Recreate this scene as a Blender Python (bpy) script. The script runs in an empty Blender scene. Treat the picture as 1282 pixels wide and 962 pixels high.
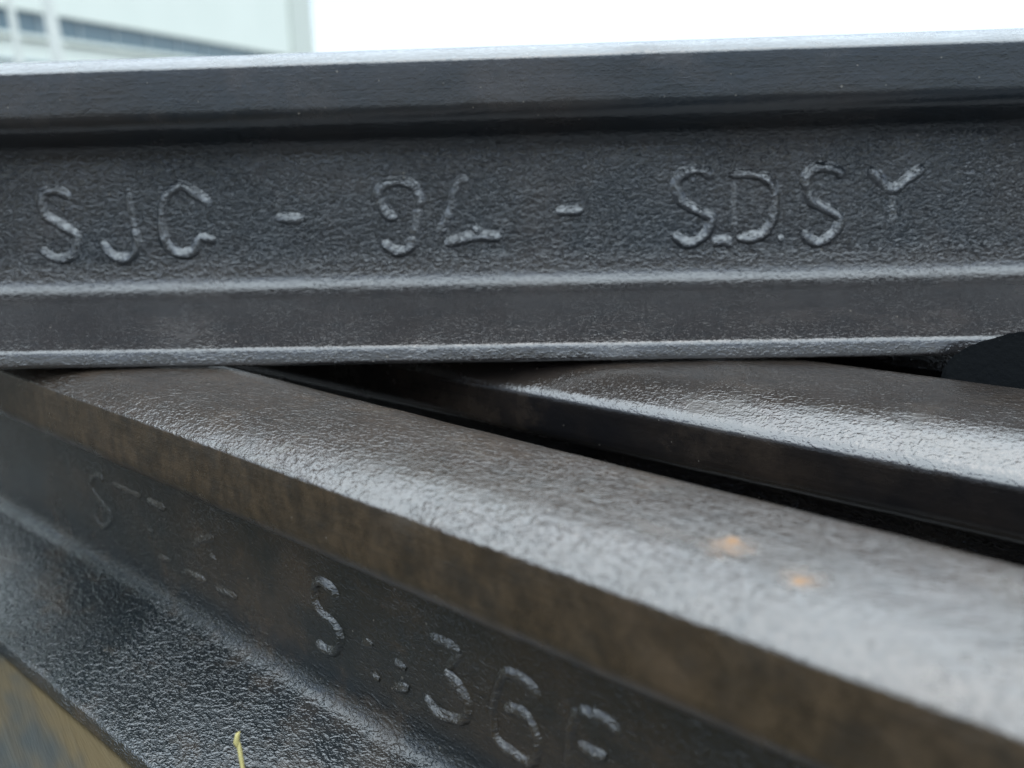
import bpy, bmesh, math, random
from mathutils import Vector, Matrix, noise

R = math.radians
scene = bpy.context.scene
C = scene.collection

# ------------------------------------------------------------------ camera
H = 0.108                     # rail height (m)
ZB = 0.100                    # underside of the lower rails = top of the timber
ZT = ZB + H                   # running surface of the lower rails = underside of the upper rail
cam_d = bpy.data.cameras.new('camera')
cam = bpy.data.objects.new('camera', cam_d); C.objects.link(cam)
cam_d.sensor_width = 36.0
cam_d.lens = 33.856
cam_d.clip_start = 0.005
cam_d.clip_end = 2000
pitch, yaw, roll = -0.2476, -0.0614, -0.0282
fwd = Vector((math.sin(yaw)*math.cos(pitch), math.cos(yaw)*math.cos(pitch), math.sin(pitch)))
r0 = Vector((math.cos(yaw), -math.sin(yaw), 0)); u0 = r0.cross(fwd)
r1 = math.cos(roll)*r0 + math.sin(roll)*u0; u1 = -math.sin(roll)*r0 + math.cos(roll)*u0
m = Matrix((r1, u1, -fwd)).transposed().to_4x4()
m.translation = Vector((0.02669, -0.37493, ZT + 0.07474))
cam.matrix_world = m
cam_d.dof.use_dof = True
cam_d.dof.focus_distance = 0.285
cam_d.dof.aperture_fstop = 10.0
scene.camera = cam

# ------------------------------------------------------------------ sky, sun, exposure
SUN_EL, SUN_AZ = R(87), R(0)
world = bpy.data.worlds.new('World'); scene.world = world; world.use_nodes = True
nt = world.node_tree; nt.nodes.clear()
wo = nt.nodes.new('ShaderNodeOutputWorld'); bg = nt.nodes.new('ShaderNodeBackground')
sky = nt.nodes.new('ShaderNodeTexSky'); sky.sky_type = 'NISHITA'; sky.sun_disc = False
sky.sun_elevation = SUN_EL; sky.sun_rotation = SUN_AZ
sky.air_density = 1.0; sky.dust_density = 1.2; sky.ozone_density = 1.0
hs = nt.nodes.new('ShaderNodeHueSaturation'); hs.inputs['Saturation'].default_value = 0.7
nt.links.new(sky.outputs[0], hs.inputs['Color']); nt.links.new(hs.outputs[0], bg.inputs[0])
bg.inputs[1].default_value = 0.055
nt.links.new(bg.outputs[0], wo.inputs[0])
sun_d = bpy.data.lights.new('sun', 'SUN'); sun_d.energy = 1.5; sun_d.angle = R(130); sun_d.color = (0.86, 0.98, 1.0)
sun = bpy.data.objects.new('sun', sun_d); C.objects.link(sun)
sdir = Vector((math.sin(SUN_AZ)*math.cos(SUN_EL), math.cos(SUN_AZ)*math.cos(SUN_EL), math.sin(SUN_EL)))
sun.rotation_euler = sdir.to_track_quat('Z', 'Y').to_euler(); sun.location = (0, 3, 4)
vs = scene.view_settings
vs.view_transform = 'Standard'; vs.look = 'None'; vs.gamma = 1.0; vs.use_curve_mapping = False
vs.exposure = 2.2
scene.cycles.use_denoising = True
scene.cycles.max_bounces = 5

# ------------------------------------------------------------------ helpers
def link(o, parent=None):
    C.objects.link(o)
    if parent: o.parent = parent
    return o
def tag(o, label=None, cat=None, group=None, kind=None):
    if label: o['label'] = label
    if cat: o['category'] = cat
    if group: o['group'] = group
    if kind: o['kind'] = kind
    return o
def empty(name, loc, rz=0.0):
    o = bpy.data.objects.new(name, None); o.empty_display_size = 0.02
    o.location = loc; o.rotation_euler = (0, 0, rz)
    return link(o)
def mesh_obj(name, verts, faces, mat, parent=None, uvs=None, smooth=True):
    me = bpy.data.meshes.new(name); me.from_pydata(verts, [], faces); me.update()
    if uvs is not None:
        l = me.uv_layers.new(name='UVMap')
        flat = []
        for lp in me.loops:
            flat.extend(uvs[lp.vertex_index])
        l.data.foreach_set('uv', flat)
    if smooth: me.polygons.foreach_set('use_smooth', [True]*len(me.polygons))
    me.materials.append(mat)
    return link(bpy.data.objects.new(name, me), parent)
class N:
    """tiny node-graph writer"""
    def __init__(s, name):
        s.m = bpy.data.materials.new(name); s.m.use_nodes = True
        s.t = s.m.node_tree; s.t.nodes.clear()
        s.out = s.t.nodes.new('ShaderNodeOutputMaterial'); s.b = s.t.nodes.new('ShaderNodeBsdfPrincipled')
        s.t.links.new(s.b.outputs[0], s.out.inputs[0])
    def put(s, sock, v):
        if hasattr(v, 'is_output'): s.t.links.new(v, sock)
        else:
            if isinstance(v, tuple) and len(v) == 3 and sock.type == 'RGBA': v = v + (1,)
            sock.default_value = v
    def n(s, typ, out=0, props=None, **ins):
        nd = s.t.nodes.new(typ)
        for k, v in (props or {}).items(): setattr(nd, k, v)
        for k, v in ins.items():
            kk = int(k[1:]) if k[0] == 'i' and k[1:].isdigit() else k.replace('_', ' ')
            s.put(nd.inputs[kk], v)
        return nd.outputs[out]
    def math(s, op, a, b=0.0, clamp=False):
        return s.n('ShaderNodeMath', props={'operation': op, 'use_clamp': clamp}, i0=a, i1=b)
    def mapr(s, v, a, b, c=0.0, d=1.0):
        return s.n('ShaderNodeMapRange', props={'clamp': True, 'interpolation_type': 'SMOOTHSTEP'}, i0=v, i1=a, i2=b, i3=c, i4=d)
    def mix(s, f, a, b):
        nd = s.t.nodes.new('ShaderNodeMix'); nd.data_type = 'RGBA'
        s.put(nd.inputs[0], f); s.put(nd.inputs[6], a); s.put(nd.inputs[7], b)
        return nd.outputs[2]
    def noise(s, vec, scale, detail=3.0, rough=0.5, dist=0.0):
        return s.n('ShaderNodeTexNoise', Vector=vec, Scale=scale, Detail=detail, Roughness=rough, Distortion=dist)
    def mapping(s, vec, sc, loc=(0, 0, 0), rot=(0, 0, 0)):
        return s.n('ShaderNodeMapping', Vector=vec, Scale=sc, Location=loc, Rotation=rot)
    def uv(s): return s.n('ShaderNodeTexCoord', out='UV') if False else s.t.nodes.new('ShaderNodeTexCoord').outputs['UV']
    def obj(s): return s.t.nodes.new('ShaderNodeTexCoord').outputs['Object']
    def geo(s): return s.t.nodes.new('ShaderNodeNewGeometry').outputs['Position']
    def set(s, **kw):
        for k, v in kw.items(): s.put(s.b.inputs[k.replace('_', ' ')], v)
        return s.m

def steel(name, seed, dark, brown, brown_lo, brown_hi, side_brown, rough=(0.12, 0.25), relief=0.00034, top=1.0, web=1.0, foot=1.0, spots=(), ior=2.1, side_col=None, top_col=None, foot_col=None, side_spec=0.5, web_spec=0.5, edge_v=0.0274, web_end=0.102):
    """hot-rolled mill scale: dark oxide, brownish bloom, pebbled skin, fine grit; the flat sides of the head are smoother and rustier"""
    g = N(name); uv = g.uv(); ob = g.obj()
    v = g.math('ABSOLUTE', g.n('ShaderNodeSeparateXYZ', out=1, i0=uv))
    edge = g.math('MULTIPLY', g.math('SUBTRACT', g.noise(uv, 70, 4.0), 0.5), 0.006)
    va = g.math('ADD', v, edge)
    side = g.math('MULTIPLY', g.mapr(v, edge_v-0.0002, edge_v+0.0006), g.mapr(va, 0.0470, 0.0500, 1.0, 0.0))
    p1 = g.mapping(uv, (1, 1.9, 1), (seed*3.1, seed*1.7, 0))
    big = g.mapr(g.noise(p1, 300, 2.0, 0.5, 0.5), 0.47, 0.63)
    small = g.mapr(g.noise(g.mapping(uv, (1, 1.5, 1), (seed*9.1, seed, 0)), 640, 1.0, 0.5), 0.50, 0.66)
    zone = g.mapr(g.noise(g.mapping(uv, (1, 1, 1), (seed, 0, 0)), 24, 3.0), 0.36, 0.62, 0.5, 1.0)
    peb = g.math('MULTIPLY', g.math('ADD', big, g.math('MULTIPLY', small, 0.5)), zone)
    peb = g.math('MULTIPLY', peb, g.math('SUBTRACT', 1.0, g.math('MULTIPLY', side, 0.9)))
    topm = g.mapr(v, edge_v-0.0002, edge_v+0.0006, 1.0, 0.0); footm = g.mapr(v, 0.1120, 0.1150)
    peb = g.math('MULTIPLY', peb, g.math('ADD', 1.0, g.math('ADD', g.math('MULTIPLY', topm, top-1.0), g.math('MULTIPLY', footm, foot-1.0))))
    webm = g.math('MULTIPLY', g.mapr(v, 0.068, 0.072), g.mapr(v, 0.108, 0.112, 1.0, 0.0))
    peb = g.math('MULTIPLY', peb, g.math('ADD', 1.0, g.math('MULTIPLY', webm, web-1.0)))
    streak = g.noise(g.mapping(uv, (9, 260, 1), (seed, 0, 0)), 3.0, 4.0, 0.6)
    fine = g.noise(g.mapping(uv, (1, 1.2, 1), (seed, seed, 0)), 1700, 2.0, 0.6)
    w = g.noise(p1, 60, 2.0)
    grain = g.mapr(g.noise(g.mapping(uv, (1, 1.5, 1), (seed*4.7, seed*2, 0)), 900, 0.5), 0.58, 0.70)
    grain = g.math('MULTIPLY', g.math('MULTIPLY', grain, zone), g.math('SUBTRACT', 1.0, side))
    h = g.math('ADD', g.math('MULTIPLY', peb, 0.74), g.math('MULTIPLY', fine, 0.22))
    h = g.math('ADD', h, g.math('MULTIPLY', grain, 0.30))
    h = g.math('ADD', h, g.math('MULTIPLY', g.math('MULTIPLY', g.noise(uv, 520, 3.0, 0.65), side), 0.30))
    h = g.math('ADD', h, g.math('MULTIPLY', w, 0.6))
    h = g.math('ADD', h, g.math('MULTIPLY', g.math('MULTIPLY', streak, side), 0.22))
    bump = g.n('ShaderNodeBump', Strength=1.0, Distance=relief, Height=h)
    bn = g.noise(g.mapping(ob, (1, 1, 1), (seed*5, 0, 0)), 14, 5.0, 0.6)
    bm = g.mapr(bn, 0.35, 0.68, brown_lo, brown_hi)
    bm = g.math('ADD', bm, g.math('MULTIPLY', side, side_brown), True)
    col = g.mix(bm, dark, brown)
    if side_col:
        mot = g.mapr(g.noise(g.mapping(uv, (1, 0.7, 1), (3, 1, 0)), 170, 6.0, 0.7), 0.35, 0.68)
        col = g.mix(side, col, g.mix(mot, tuple(c*0.42 for c in side_col), side_col))
    if foot_col: col = g.mix(g.math('MULTIPLY', g.mapr(v, 0.104, 0.112), 0.85), col, foot_col)
    if top_col: col = g.mix(g.math('MULTIPLY', topm, 0.75), col, top_col)
    blot = g.mapr(g.noise(uv, 120, 4.0, 0.65), 0.45, 0.75, 0.0, 0.4)
    col = g.mix(blot, col, tuple(c*0.5 for c in dark))
    col = g.mix(g.mapr(streak, 0.42, 0.72, 0.0, 0.22), col, tuple(c*0.45 for c in dark))
    bloom = g.math('MULTIPLY', g.mapr(g.noise(g.mapping(ob, (1, 1.6, 1), (seed*2, 1, 0)), 26, 6.0, 0.7), 0.50, 0.66), brown_hi)
    col = g.mix(g.math('MULTIPLY', bloom, 0.6), col, tuple(min(1, c*1.5) for c in brown))
    speck = g.mapr(g.noise(g.mapping(uv, (1, 1, 1), (seed*7, 2, 0)), 620, 0.0), 0.845, 0.875)
    col = g.mix(g.math('MULTIPLY', speck, 0.45), col, (0.28, 0.25, 0.21))
    rg = g.mapr(g.noise(uv, 60, 4.0, 0.6), 0.3, 0.7, rough[0], rough[1])
    rg = g.math('ADD', rg, g.math('MULTIPLY', side, 0.18*side_brown))
    rg = g.math('ADD', rg, g.math('MULTIPLY', bloom, 0.12))
    rg = g.math('ADD', rg, g.math('MULTIPLY', topm, 0.02))
    for (sx, sy, rad, amt) in spots:
        d = g.n('ShaderNodeVectorMath', props={'operation': 'SUBTRACT'}, i0=ob, i1=(sx, sy, H))
        ln = g.n('ShaderNodeVectorMath', out='Value', props={'operation': 'LENGTH'}, i0=d)
        nz = g.noise(g.mapping(ob, (0.6, 1.3, 1)), 700, 8.0, 0.8)
        ln = g.math('ADD', ln, g.math('MULTIPLY', g.math('SUBTRACT', nz, 0.5), rad*3.4))
        mk = g.math('MULTIPLY', g.mapr(ln, -rad*0.3, rad, 1.0, 0.0), amt)
        col = g.mix(mk, col, (0.25, 0.105, 0.010))
        rg = g.math('ADD', rg, g.math('MULTIPLY', mk, 0.7))
    webz = g.math('MULTIPLY', g.mapr(v, 0.041, 0.047), g.mapr(v, web_end, web_end+0.007, 1.0, 0.0))
    webz = g.math('MULTIPLY', webz, g.math('SUBTRACT', 1.0, side))
    sp = g.math('ADD', 0.5, g.math('ADD', g.math('MULTIPLY', side, side_spec-0.5), g.math('MULTIPLY', webz, web_spec-0.5)))
    return g.set(Base_Color=col, Roughness=rg, IOR=ior, Specular_IOR_Level=sp, Normal=bump)

# ------------------------------------------------------------------ rail
# (across, up, corner radius) of one half of the section, from the crown round to the sole
def section(head):
    return head + [(0.0062, H - 0.0318, 0.0070), (0.0062, 0.0208, 0.0085), (0.0512, 0.0068, 0.0022), (0.0522, 0.0004, 0.0016), (0.0, 0.0, 0)]
NARROW = section([(0.0, H, 0), (0.0190, H - 0.0006, 0.0300), (0.0279, H - 0.0056, 0.0013), (0.0287, H - 0.0255, 0.0075)])
WIDE = section([(0.0, H, 0), (0.0256, H - 0.0008, 0.0360), (0.0404, H - 0.0082, 0.0055), (0.0410, H - 0.0250, 0.0060)])
def rounded(pts):
    out = []
    n = len(pts)
    for i, (y, z, r) in enumerate(pts):
        P = Vector((y, z))
        if r == 0: out.append(P); continue
        A = (Vector(pts[i-1][:2]) - P).normalized(); B = (Vector(pts[i+1][:2]) - P).normalized()
        ang = A.angle(B); t = r / math.tan(ang/2)
        bis = (A+B).normalized(); cen = P + bis*(r/math.sin(ang/2))
        s = P + A*t; e = P + B*t
        a0 = math.atan2(s.y-cen.y, s.x-cen.x); a1 = math.atan2(e.y-cen.y, e.x-cen.x)
        da = (a1-a0+math.pi) % (2*math.pi) - math.pi
        k = max(5, int(abs(da)*r/0.0007))
        for j in range(k+1):
            a = a0 + da*j/k
            out.append(cen + Vector((math.cos(a), math.sin(a)))*r)
    # subdivide long straight runs
    res = [out[0]]
    for a, b in zip(out[:-1], out[1:]):
        L = (b-a).length; k = max(1, int(math.ceil(L/0.0035)))
        for j in range(1, k+1): res.append(a.lerp(b, j/k))
    return res
SEAM_HI, SEAM_LO = 0.0664, 0.0330
def clip_insert(pts):
    """put exact vertices at the two seams on the straight web"""
    res = [pts[0]]
    for a, b in zip(pts[:-1], pts[1:]):
        if abs(a.x-0.0062) < 1e-5 and abs(b.x-0.0062) < 1e-5:
            for zc in (SEAM_HI+0.0008, SEAM_HI, SEAM_LO, SEAM_LO-0.0008):
                if a.y > zc+1e-6 and zc-1e-6 > b.y: res.append(Vector((0.0062, zc)))
        res.append(b)
    return res
def neg(p): return Vector((-p.x, p.y))
def chains(pts):
    half = clip_insert(rounded(pts))
    ihi = min(range(len(half)), key=lambda i: abs(half[i].y-SEAM_HI) + abs(half[i].x-0.0062)*50)
    ilo = min(range(len(half)), key=lambda i: abs(half[i].y-SEAM_LO) + abs(half[i].x-0.0062)*50)
    arc = [0.0]
    for a, b in zip(half[:-1], half[1:]): arc.append(arc[-1] + (b-a).length)
    k = 0.1061/arc[ilo]*1.0                      # same arc scale for every section, so the skin zones line up
    arc = [a*k for a in arc]
    head = [(neg(half[i]), -arc[i]) for i in range(ihi, 0, -1)] + [(half[i], arc[i]) for i in range(0, ihi+1)]
    webf = [(neg(half[i]), -arc[i]) for i in range(ilo, ihi-1, -1)]
    webb = [(half[i], arc[i]) for i in range(ihi, ilo+1)]
    foot = [(half[i], arc[i]) for i in range(ilo, len(half))] + [(neg(half[i]), -arc[i]) for i in range(len(half)-2, ilo-1, -1)]
    return head, webf, webb, foot

def rail(name, loc, rz, x0, x1, mat, seed, dense, dents=(), sec=NARROW):
    HEAD, WEBF, WEBB, FOOT = chains(sec)
    root = empty(name, loc, rz)
    xs = []; x = x0
    while x < x1 - 1e-6:
        xs.append(x); x += 0.0035 if dense[0] <= x <= dense[1] else 0.02
    xs.append(x1)
    def skin(P, nrm, x):
        q = Vector((x*1.0 + seed*7.3, P.x*1.0, P.y*1.0))
        a = noise.noise(Vector((q.x*14, q.y*30, q.z*30)))*0.00022
        a += noise.noise(Vector((q.x*60, q.y*130, q.z*130)))*0.00011
        a += noise.noise(Vector((q.x*150+9, q.y*260, q.z*260)))*0.00006
        if P.y > H-0.002 and a > 0: a *= 0.2
        for (dx, dy, dz, rad, amp) in dents:
            d2 = ((x-dx)/rad[0])**2 + ((P.x-dy)/rad[1])**2 + ((P.y-dz)/rad[2])**2
            if d2 < 9: a += amp*math.exp(-d2)
        if P.y < 0.0004: a = 0.0
        return P + nrm*a
    def strip(nm, chains):
        vs, fs, uvs = [], [], []
        for ch in chains:
            n = len(ch); base = len(vs)
            nr = []
            for i in range(n):
                a = ch[max(0, i-1)][0]; b = ch[min(n-1, i+1)][0]
                t = (b-a).normalized(); nr.append(Vector((-t.y, t.x)))
            for x in xs:
                for (P, s), nn in zip(ch, nr):
                    Q = skin(P, nn, x); vs.append((x, Q.x, Q.y)); uvs.append((x, s))
            for k in range(len(xs)-1):
                for i in range(n-1):
                    a = base + k*n + i
                    fs.append((a, a+1, a+n+1, a+n))
        if len(chains) == 1:
            n = len(chains[0])
            fs.append(tuple(range(n-1, -1, -1))); fs.append(tuple((len(xs)-1)*n + i for i in range(n)))
        else:
            n = len(chains[0][0:]); nb = len(chains[1]); base = n*len(xs)
            fs.append(tuple(list(range(n)) + [base+i for i in range(nb)])[::-1])
            k = len(xs)-1
            fs.append(tuple([k*n+i for i in range(n)] + [base+k*nb+i for i in range(nb)]))
        o = mesh_obj(nm, vs, fs, mat, root, uvs)
        bm = bmesh.new(); bm.from_mesh(o.data); bm.faces.ensure_lookup_table()
        for f in bm.faces:
            if len(f.verts) > 4:
                f.smooth = False
                for e in f.edges: e.smooth = False
        bmesh.ops.recalc_face_normals(bm, faces=bm.faces) if len(chains) == 1 else None
        bm.to_mesh(o.data); bm.free()
        return o
    strip('head', [HEAD]); web = strip('web', [WEBF, WEBB]); strip('foot', [FOOT])
    return root, web

def letter(web, strokes, mat, seed):
    """one raised rolled character on the camera side of a web; strokes = list of (points in mm, half width mm, relief mm)"""
    vs, fs, uvs = [], [], []
    rnd = random.Random(seed)
    for pts, hw, ht in strokes:
        P = [Vector((a/1000, b/1000)) for a, b in pts]
        # Catmull-Rom through the points
        if len(P) > 2:
            Q = []
            E = [P[0]*2-P[1]] + P + [P[-1]*2-P[-2]]
            for i in range(1, len(E)-2):
                for j in range(8):
                    t = j/8
                    a, b, c, d = E[i-1], E[i], E[i+1], E[i+2]
                    Q.append(0.5*((2*b) + (c-a)*t + (2*a-5*b+4*c-d)*t*t + (3*b-a-3*c+d)*t**3))
            Q.append(P[-1])
        else: Q = [P[0].lerp(P[1], j/6) for j in range(7)]
        # resample
        S = [Q[0]]; acc = 0
        for a, b in zip(Q[:-1], Q[1:]):
            if (b - S[-1]).length > 0.0006: S.append(b)
        if len(S) < 3: S = [Q[0], Q[0].lerp(Q[-1], .5), Q[-1]]
        n = len(S); base = len(vs); K = 13
        tot = sum((b-a).length for a, b in zip(S[:-1], S[1:])); run = 0
        off = rnd.random()*50
        for i, s in enumerate(S):
            t = (S[min(n-1, i+1)] - S[max(0, i-1)]).normalized(); nn = Vector((-t.y, t.x))
            if i: run += (s-S[i-1]).length
            e = min(run, tot-run)
            cap = math.sqrt(max(0.0, 1-(1-min(1, (e+0.0003)/(hw/1000)))**2))
            wv = 1 + 0.22*noise.noise(Vector((run*260+off, 3.3, 0)))
            hv = 0.92 + 0.30*noise.noise(Vector((run*170+off, 8.1, 0)))
            for k in range(K):
                a = math.pi*k/(K-1)
                q = s + nn*math.cos(a)*hw/1000*cap*wv
                c = math.cos(a); c0 = -0.42*nn.y       # the crest sits low: long upper flank, steep lower one
                tt = (c-c0)/(1-c0) if c > c0 else (c0-c)/(1+c0)
                rel = (0.5+0.5*math.cos(math.pi*min(1, tt)))**0.8*ht/1000*cap*hv
                q = q + nn*noise.noise(Vector((q.x*900, q.y*900, seed)))*0.00030
                rel *= 1 + 0.22*noise.noise(Vector((q.x*620, q.y*620, seed+3.0)))
                vs.append((q.x, -0.0062 - rel + 0.00022, q.y)); uvs.append((q.x, -0.0890 + (q.y-0.05)))
        for i in range(n-1):
            for k in range(K-1):
                a = base+i*K+k
                fs.append((a, a+1, a+K+1, a+K))
    o = mesh_obj('raised_letter', vs, fs, mat, web, uvs)
    bm = bmesh.new(); bm.from_mesh(o.data); bmesh.ops.recalc_face_normals(bm, faces=bm.faces); bm.to_mesh(o.data); bm.free()
    return o

UPPER = dict(seed=1.0, dark=(0.006, 0.011, 0.016), brown=(0.026, 0.021, 0.019), brown_lo=0.0, brown_hi=0.65, side_brown=0.1, foot=0.35, top=0.5, ior=2.0, side_spec=0.27, foot_col=(0.022, 0.018, 0.017))
M_upper = steel('mill_scale_blue_grey', web=1.25, web_spec=0.34, **UPPER)
M_upper_letter = steel('mill_scale_blue_grey_letters', web=0.85, web_spec=0.58, **UPPER)
LOWER = dict(seed=2.0, dark=(0.011, 0.013, 0.012), brown=(0.048, 0.030, 0.017), brown_lo=0.0, brown_hi=0.55, side_brown=0.7, top=0.78, foot=0.8, ior=2.0,
             side_col=(0.058, 0.038, 0.021), top_col=(0.046, 0.033, 0.025), foot_col=(0.008, 0.012, 0.015), side_spec=0.24)
M_lower = steel('mill_scale_brown', web=0.5, web_spec=0.22, web_end=0.116, **LOWER,
                spots=((0.2320, -0.0079, 0.0062, 0.45), (0.2310, -0.0055, 0.0030, 0.75), (0.2484, -0.0116, 0.0050, 0.45), (0.2490, -0.0125, 0.0026, 0.8)))
M_lower_letter = steel('mill_scale_brown_letters', web=0.6, web_spec=0.34, **LOWER)
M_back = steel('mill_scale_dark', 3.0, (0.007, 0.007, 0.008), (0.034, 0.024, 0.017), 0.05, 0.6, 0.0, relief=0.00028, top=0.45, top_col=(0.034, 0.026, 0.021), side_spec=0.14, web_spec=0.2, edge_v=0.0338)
rn = random.Random(5)
def nicks(n, x0, x1, y, z):
    return [(rn.uniform(x0, x1), y, z, (rn.uniform(0.003, 0.008), 0.0035, 0.003), -rn.uniform(0.0002, 0.0006)) for _ in range(n)]

upper, upper_web = rail('steel_rail', (0, 0, ZT), 0.0, -1.1, 1.3, M_upper, 1.0, (-0.26, 0.28),
                        dents=tuple(nicks(16, -0.22, 0.2, -0.0518, 0.0062) + [(0.052, -0.024, H-0.003, (0.006, 0.004, 0.004), 0.0008)]))
tag(upper, 'upright dark steel rail lying across the top, raised letters SJG - 94 on its web', 'rail', 'stacked steel rails')
lower, lower_web = rail('steel_rail', (-0.11763, -0.05136, ZB), -0.6912, -1.2, 1.5, M_lower, 2.0, (-0.15, 0.42),
                        dents=tuple(nicks(7, 0.08, 0.34, -0.0279, H-0.0056) + nicks(8, -0.08, 0.12, -0.0518, 0.0062)) + ((0.352, 0.026, H, (0.014, 0.01, 0.02), -0.0016), (0.318, 0.026, H, (0.016, 0.01, 0.02), 0.0007)))
tag(lower, 'nearest brown steel rail with two orange rust spots, running diagonally under the top rail', 'rail', 'stacked steel rails')
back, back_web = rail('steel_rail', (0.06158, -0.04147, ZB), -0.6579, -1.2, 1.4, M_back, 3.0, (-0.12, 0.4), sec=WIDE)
tag(back, 'farther diagonal steel rail at right, half in shadow behind the rust-spotted one', 'rail', 'stacked steel rails')

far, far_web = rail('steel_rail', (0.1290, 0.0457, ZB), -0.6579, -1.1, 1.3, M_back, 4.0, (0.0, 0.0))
tag(far, 'dark steel rail beyond the right-hand one, only glimpsed under the top rail', 'rail', 'stacked steel rails')

UP = [  # (points, strength)
 [([(-164.8,57.9),(-168.4,60.6),(-172.7,61.2),(-176.3,58.4),(-176.1,52.2),(-170.7,48.3),(-164.8,44.1),(-165.1,39.4),(-168.0,35.6),(-173.2,34.7),(-177.4,36.8),(-179.2,39.6)],1)],
 [([(-141.6,61.2),(-141.7,59.0)],1),([(-141.6,60.0),(-141.7,55.2),(-141.5,50.5),(-140.7,44.7)],.5),([(-140.9,46.0),(-140.7,42.5),(-140.8,39.9),(-142.9,35.6),(-147.6,34.2),(-152.2,36.7),(-154.7,41.2)],1)],
 [([(-109.6,53.5),(-111.8,55.9),(-115.9,58.8),(-120.5,61.8),(-124.6,60.0),(-127.8,57.3),(-129.7,50.2),(-130.0,43.5),(-128.6,38.7),(-123.9,35.7),(-118.3,37.0),(-115.8,42.2)],1),([(-116.5,42.2),(-109.0,40.8)],.8)],
 [([(-85.7,48.7),(-74.1,48.1)],1)],
 [([(-29.8,50.3),(-28.8,54.8),(-31.3,59.3),(-35.7,61.2),(-41.1,60.6),(-44.3,57.7),(-44.2,52.9),(-41.4,48.7),(-37.2,47.9)],1),([(-29.6,51.5),(-30.5,45.1),(-31.9,39.8)],.7),([(-31.7,40.5),(-34.0,36.0),(-38.0,34.6),(-41.8,36.2),(-44.3,38.9)],1)],
 [([(-10.0,61.3),(-13.4,61.0),(-15.9,55.9),(-17.3,50.0),(-20.6,44.1),(-22.3,39.6)],.75),([(-20.5,37.3),(-10.8,39.7),(-6.2,40.0),(1.8,39.7)],1.1),([(-9.1,44.2),(-6.2,39.6)],1.1)],
 [([(22.4,48.7),(32.6,48.8)],1.1)],
 [([(80.5,58.8),(78.2,61.9),(73.4,62.6),(69.1,60.8),(67.4,56.5),(69.7,51.3),(75.5,47.6),(80.4,44.9),(79.6,40.5),(76.6,37.0),(72.2,35.4),(68.6,37.2),(66.4,39.5)],1.1)],
 [([(86.5,60.8),(94.3,60.6),(99.5,59.6),(102.7,55.7),(103.8,49.6),(103.2,43.5),(99.9,38.7),(95.1,37.1),(90.2,37.2)],1.1),([(88.6,58.0),(88.8,49.1),(89.4,39)],.05),([(81.0,34.7),(84.5,36.4),(89.0,34.6)],.8)],
 [([(105.6,36.4),(107.6,36.4)],.9)],
 [([(128.8,58.4),(126.1,61.1),(121.8,62.5),(117.5,61.7),(115.1,58.8),(115.8,53.6),(118.1,49.7),(124.3,46.5),(127.9,43.8),(127.3,40.3),(124.8,36.9),(120.6,34.8),(117.0,36.2),(114.7,39.3)],1.1)],
 [([(137.6,61.6),(141.7,57.3),(146.2,53.7),(151.1,57.0),(157.2,61.5)],1),([(146.2,53.7),(147.0,46.2),(147.6,40.5)],.0)],
]
for i, st in enumerate(UP):
    letter(upper_web, [(p, 2.8 if s > .6 else 2.2, 1.8*(0.25+0.75*s)) for p, s in st], M_upper_letter, 11+i)
LO = [
 [([(-45.1,56.9),(-47.6,59.5),(-55.0,57.0),(-57.2,52.6),(-53.9,49.3),(-48.7,47.4),(-42.3,44.3),(-45.0,40.4),(-51.8,36.7),(-55.4,38.5),(-57.7,41.2)],.8)],
 [([(-36.7,58.4),(-28.9,58.7),(-24.5,58.2),(-14.0,58.8)],.7),([(-12.0,46.2),(-8,46)],.5),([(-6.5,37.0),(3.4,38.0)],.9)],
 [([(-9.1,58.6),(4.0,58.1)],.8),([(12.6,37.1),(28.0,37.4)],1)],
 [([(21.6,48.9),(27.4,53.0),(36.5,56.1)],.6),([(32.7,48.9),(36.8,47.5)],.6),([(34.0,36.8),(47.7,37.7)],1)],
 [([(103.8,54.8),(102.5,57.6),(96.6,58.7),(92.9,55.3),(92.9,50.9),(95.9,48.2),(101.3,47.0),(104.1,44.0),(102.4,38.6),(98.3,36.4),(93.9,36.6),(91.7,37.8)],1)],
 [([(118.4,36.2),(121.4,35.9)],.8),([(129.0,44.8),(133.2,43.6)],.7),([(127.3,35.8),(134.1,38.1)],.6),([(114.2,45.1),(119.4,46.2)],.4)],
 [([(143.7,57.3),(151.5,57.8),(155.5,56.7)],.6),([(155.5,56.7),(149.7,50.0)],.4),([(149.7,50.0),(150.9,48.8),(154.6,47.0),(157.3,43.8),(156.2,38.4),(151.0,36.2),(145.3,35.8),(141.0,38.5)],.95)],
 [([(182.2,54.6),(179.4,57.1),(175.1,58.1),(170.5,56.7),(167.2,49.1),(166.2,44.3),(166.7,38.7),(169.0,36.5),(174.3,35.7),(178.8,35.9),(181.1,40.1),(180.2,45.8),(177.0,48.8),(170.2,47.5)],.85)],
 [([(193.5,56.6),(191.5,51.0),(190.8,44.6),(190.7,39.4)],.85),([(193.5,56.6),(198.7,57.4),(202.8,57.3),(205.7,55.1)],.85),([(193.7,47.8),(198.0,47.6),(201.9,48.0)],.9)],
]
for i, st in enumerate(LO):
    letter(lower_web, [(p, 2.1, (0.95 if i < 4 else 1.7)*(0.3+0.7*s)) for p, s in st], M_lower_letter, 41+i)

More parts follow.
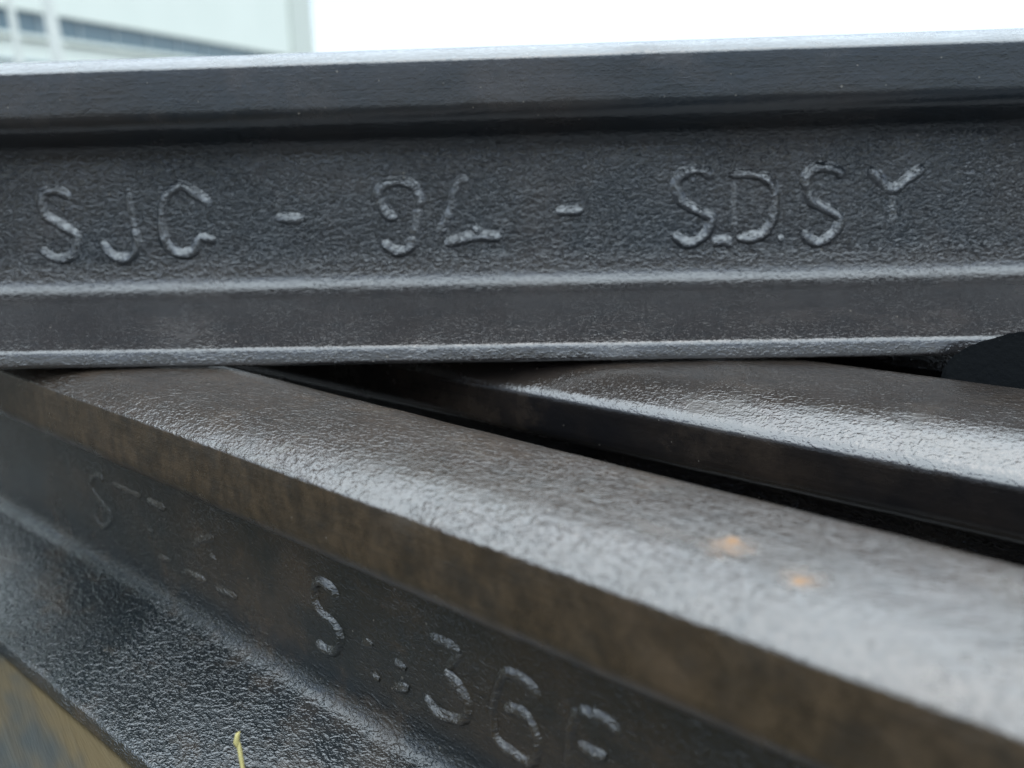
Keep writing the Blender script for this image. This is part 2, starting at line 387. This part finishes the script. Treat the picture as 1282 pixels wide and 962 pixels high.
# ------------------------------------------------------------------ ground, timber, packing
g = N('packed_dirt'); ps = g.geo()
gn = g.noise(ps, 3.0, 6.0, 0.6)
gcol = g.mix(g.mapr(gn, 0.35, 0.65), (0.022, 0.018, 0.013), (0.042, 0.035, 0.024))
gb = g.n('ShaderNodeBump', Strength=0.6, Distance=0.01, Height=g.noise(ps, 60, 5.0, 0.6))
M_ground = g.set(Base_Color=gcol, Roughness=0.95, Normal=gb)
vs_, fs_ = [], []
radii = [0, 1.5, 4, 12, 40, 150, 700]; seg = 32
vs_.append((0, 0, 0))
for r in radii[1:]:
    for k in range(seg):
        a = 2*math.pi*k/seg; vs_.append((r*math.cos(a), r*math.sin(a), 0.0))
for k in range(seg): fs_.append((0, 1+k, 1+(k+1) % seg))
for j in range(len(radii)-2):
    for k in range(seg):
        a = 1+j*seg+k; b = 1+j*seg+(k+1) % seg
        fs_.append((a, a+seg, b+seg, b))
tag(mesh_obj('ground', vs_, fs_, M_ground, None, smooth=False), kind='structure')

g = N('weathered_timber'); ob = g.obj()
gr = g.noise(g.mapping(ob, (0.8, 14, 14)), 14, 5.0, 0.65, 0.3)
pat = g.noise(g.mapping(ob, (1, 3.2, 1), (0.3, 0.55, 0)), 11, 3.0, 0.55)
tc = g.mix(g.mapr(pat, 0.40, 0.60), (0.085, 0.060, 0.024), (0.024, 0.031, 0.032))
tc = g.mix(g.mapr(gr, 0.45, 0.75, 0.0, 0.6), tc, (0.03, 0.028, 0.022))
tb = g.n('ShaderNodeBump', Strength=0.7, Distance=0.0012, Height=gr)
M_timber = g.set(Base_Color=tc, Roughness=0.75, Normal=tb)
def timber(loc, rz, L, Wd, Ht, label, seed):
    bm = bmesh.new()
    nx, ny = 60, 10
    bmesh.ops.create_cube(bm, size=1.0)
    bmesh.ops.scale(bm, vec=(L, Wd, Ht), verts=bm.verts)
    bmesh.ops.bevel(bm, geom=list(bm.edges), offset=0.006, segments=3, affect='EDGES', profile=0.6)
    es = [e for e in bm.edges if abs((e.verts[0].co-e.verts[1].co).x) > L*0.5]
    bmesh.ops.subdivide_edges(bm, edges=es, cuts=nx)
    for v in bm.verts:
        if abs(v.co.z - Ht/2) > 1e-4:
            v.co.y += noise.noise(Vector((v.co.x*9, v.co.y*20, seed)))*0.003
            if v.co.z < Ht/2-0.003 and v.co.z > -Ht/2+0.003: v.co.z += noise.noise(Vector((v.co.x*12, 5, seed)))*0.0015
    me = bpy.data.meshes.new('timber_plank'); bm.to_mesh(me); bm.free(); me.materials.append(M_timber)
    me.polygons.foreach_set('use_smooth', [True]*len(me.polygons))
    o = link(bpy.data.objects.new('timber_plank', me)); o.location = loc; o.rotation_euler = (0, 0, rz)
    return tag(o, label, 'timber')
timber((-0.06, -0.11, ZB/2), R(-52), 1.5, 0.30, ZB, 'ochre and grey weathered timber plank under the rails, showing in the bottom left corner', 3.0)

# black packing block standing on the foot of the farther rail, against the top rail's foot
g = N('black_rubber'); ob = g.obj()
rb = g.n('ShaderNodeBump', Strength=0.7, Distance=0.0008, Height=g.noise(ob, 260, 5.0, 0.65))
M_rubber = g.set(Base_Color=(0.003, 0.004, 0.005), IOR=1.25, Roughness=0.8, Normal=rb)
out = [(0.0790, 0.0090), (0.0790, 0.100), (0.0800, 0.1070), (0.0840, 0.1118), (0.0890, 0.1154), (0.0955, 0.1180), (0.1000, 0.1203), (0.1040, 0.1206), (0.109, 0.1216), (0.115, 0.1214),
       (0.150, 0.1219), (0.185, 0.1207), (0.205, 0.119), (0.216, 0.115), (0.220, 0.108), (0.221, 0.0090)]
bm = bmesh.new()
va = [bm.verts.new((x, 0.0467, z)) for x, z in out]; vb = [bm.verts.new((x - 0.001, 0.0515, z - 0.001 if z > .1 else z)) for x, z in out]
bm.faces.new(va); bm.faces.new(vb[::-1]); n = len(out)
for i in range(n): bm.faces.new((va[i], vb[i], vb[(i+1) % n], va[(i+1) % n]))
bmesh.ops.recalc_face_normals(bm, faces=bm.faces)
bmesh.ops.bevel(bm, geom=[e for e in bm.edges], offset=0.0012, segments=2, affect='EDGES')
me = bpy.data.meshes.new('packing_block'); bm.to_mesh(me); bm.free(); me.materials.append(M_rubber)
blk = link(bpy.data.objects.new('packing_block', me)); blk.location = (0.05852, -0.04543, ZB); blk.rotation_euler = (0, 0, -0.6579)
tag(blk, 'black rounded packing block at the right edge, against the foot of the top rail', 'block')

# dry grass stalk by the foot of the near rail
g = N('dry_straw'); ob = g.obj()
M_straw = g.set(Base_Color=g.mix(g.noise(g.mapping(ob, (3, 3, 1)), 300, 2.0), (0.52, 0.46, 0.20), (0.36, 0.30, 0.10)), Roughness=0.7)
def tube(path, radii, K=7):
    vs, fs = [], []
    n = len(path)
    for i, (p, r) in enumerate(zip(path, radii)):
        t = (Vector(path[min(n-1, i+1)]) - Vector(path[max(0, i-1)])).normalized()
        a = t.orthogonal().normalized(); b = t.cross(a)
        ref = Vector((1, 0.1, 0)); a = (ref - t*ref.dot(t))
        a = a.normalized() if a.length > 1e-3 else t.orthogonal().normalized(); b = t.cross(a)
        for k in range(K):
            an = 2*math.pi*k/K
            q = Vector(p) + a*math.cos(an)*r + b*math.sin(an)*r; vs.append(tuple(q))
    for i in range(n-1):
        for k in range(K):
            fs.append((i*K+k, i*K+(k+1) % K, (i+1)*K+(k+1) % K, (i+1)*K+k))
    fs.append(tuple(range(K-1, -1, -1))); fs.append(tuple((n-1)*K+k for k in range(K)))
    return vs, fs
# (position comes out of the ground crack beside the timber, tip level with the rail foot)
st = empty('grass_stalk', (-0.0561, -0.1760, ZB))
pa = [(0.0022, -0.0030, -0.002), (0.0020, -0.0008, 0.010), (0.0014, 0.0022, 0.022), (0.0008, 0.0050, 0.032), (-0.0002, 0.0066, 0.0385), (-0.0006, 0.0072, 0.0410)]
v_, f_ = tube(pa, [0.0006, 0.0006, 0.00055, 0.0005, 0.0006, 0.0002])
mesh_obj('stem', v_, f_, M_straw, st)
v_, f_ = tube([(-0.0002, 0.0066, 0.0375), (-0.0009, 0.0068, 0.0398), (-0.0005, 0.0072, 0.0418), (0.0001, 0.0073, 0.0425)], [0.0003, 0.0008, 0.0006, 0.0001])
mesh_obj('seed_tip', v_, f_, M_straw, st)
tag(st, 'thin dry yellow grass stalk in front of the near rail foot, bottom left', 'grass')

# ------------------------------------------------------------------ background building
g = N('pale_render'); ps = g.geo()
wn = g.noise(g.mapping(ps, (0.6, 0.6, 0.25)), 1.2, 4.0)
M_wall = g.set(Base_Color=g.mix(wn, (0.70, 0.74, 0.67), (0.78, 0.81, 0.74)), Roughness=0.9)
g = N('grey_corner_render'); ps = g.geo()
M_corner = g.set(Base_Color=g.mix(g.noise(ps, 2.0, 4.0), (0.56, 0.59, 0.53), (0.62, 0.65, 0.59)), Roughness=0.9)
g = N('window_glass'); M_glass = g.set(Base_Color=(0.10, 0.15, 0.18), Roughness=0.12, IOR=1.5)
g = N('grey_frame'); M_frame = g.set(Base_Color=(0.30, 0.35, 0.37), Roughness=0.5)
g = N('grey_roof'); M_roof = g.set(Base_Color=(0.2, 0.21, 0.22), Roughness=0.8)
# local x runs along the facade towards its far right corner, local y into the building
az = R(10.1)
bld = empty('factory_building', (-9.81, 38.8, 0.0), math.pi/2 - az)
tag(bld, 'pale rendered building with a long blue-grey window band, blurred behind the top rail', 'building')
def boxes(name, bl, mat, parent):
    vs, fs = [], []
    for (a, b, c, d, e, f) in bl:
        i = len(vs)
        vs += [(x, y, z) for x in (a, b) for y in (c, d) for z in (e, f)]
        fs += [(i, i+1, i+3, i+2), (i+4, i+6, i+7, i+5), (i, i+4, i+5, i+1), (i+2, i+3, i+7, i+6), (i, i+2, i+6, i+4), (i+1, i+5, i+7, i+3)]
    return mesh_obj(name, vs, fs, mat, parent, smooth=False)
# local +y is to the left of +x, i.e. away from the camera side
L0, L1, B0, B1, TOP = -32.0, -1.9, 3.02, 3.56, 9.0
boxes('wall', [(L0, L1, 0, 14, 0, B0), (L0, L1, 0, 14, B1, TOP), (L0, L1, 0.18, 14, B0, B1)], M_wall, bld)
boxes('corner_pillar', [(L1, 0, -0.08, 14, 0, TOP)], M_corner, bld)
boxes('roof', [(L0-.3, .3, -.4, 14.3, TOP, TOP+.3)], M_roof, bld)
boxes('sill', [(L0, L1, -0.10, 0.0, B0-0.10, B0)], M_wall, bld)
boxes('ledge', [(L0, L1, -0.06, 0.0, 2.35, 2.43)], M_frame, bld)
x = L1 - 0.05; k = 0
while x > L0 + 1.6:
    w = boxes('window', [(x-0.06, x, 0.06, 0.178, B0, B1)], M_frame, bld)
    boxes('pane', [(x-1.5, x-0.062, 0.10, 0.12, B0+0.002, B1-0.002)], M_glass, w)
    x -= 1.5

# ------------------------------------------------------------------ bare saplings
g = N('pale_bark'); ob = g.obj()
bk = g.noise(g.mapping(ob, (8, 8, 2)), 3, 4.0)
M_bark = g.set(Base_Color=g.mix(bk, (0.58, 0.60, 0.55), (0.76, 0.77, 0.72)), Roughness=0.85)
def sapling(loc, h, r, lean, seed, label):
    rnd = random.Random(seed); root = empty('bare_sapling', loc)
    path = []; rad = []
    for i in range(15):
        t = i/14
        path.append((lean*t*h + 0.05*math.sin(t*7+seed)*t, 0.04*math.cos(t*5+seed)*t, h*t - (0.05 if i == 0 else 0))); rad.append(r*(1-0.75*t))
    v, f = tube(path, rad, 9); mesh_obj('trunk', v, f, M_bark, root)
    V, F = [], []
    def limb(p, d, L, rr, depth):
        pts = [Vector(p)]; dd = Vector(d).normalized()
        for i in range(6):
            dd = (dd + Vector((rnd.uniform(-.12, .12), rnd.uniform(-.12, .12), 0.08))).normalized()
            pts.append(pts[-1] + dd*L/6)
        v, f = tube([tuple(q) for q in pts], [rr*(1-0.8*i/6) for i in range(7)], 5)
        b = len(V); V.extend(v); F.extend([tuple(b+k for k in ff) for ff in f])
        if depth:
            for j in range(4):
                q = pts[2+j]; a = rnd.uniform(0, 6.28)
                limb(q, dd + Vector((math.cos(a), math.sin(a), 0.3))*0.8, L*0.5, rr*0.45, depth-1)
    for j in range(9):
        t = 0.54 + 0.045*j; i = int(t*14); a = j*2.4 + seed
        limb(path[i], (math.cos(a)*.7, math.sin(a)*.7, 0.9), h*(0.42-0.3*t), rad[i]*0.45, 2 if j > 2 else 1)
    mesh_obj('branches', V, F, M_bark, root)
    return tag(root, label, 'tree', 'bare saplings before the building')
def at(azd, dist): return (0.0267 + dist*math.sin(R(azd)), -0.375 + dist*math.cos(R(azd)), 0.0)
sapling(at(-27.15, 9.0), 3.4, 0.072, 0.006, 1, 'thicker pale bare sapling, the right one of two before the blurred building')
sapling(at(-28.9, 10.0), 3.2, 0.050, -0.03, 5, 'thinner pale bare sapling at the top left corner, before the blurred building')
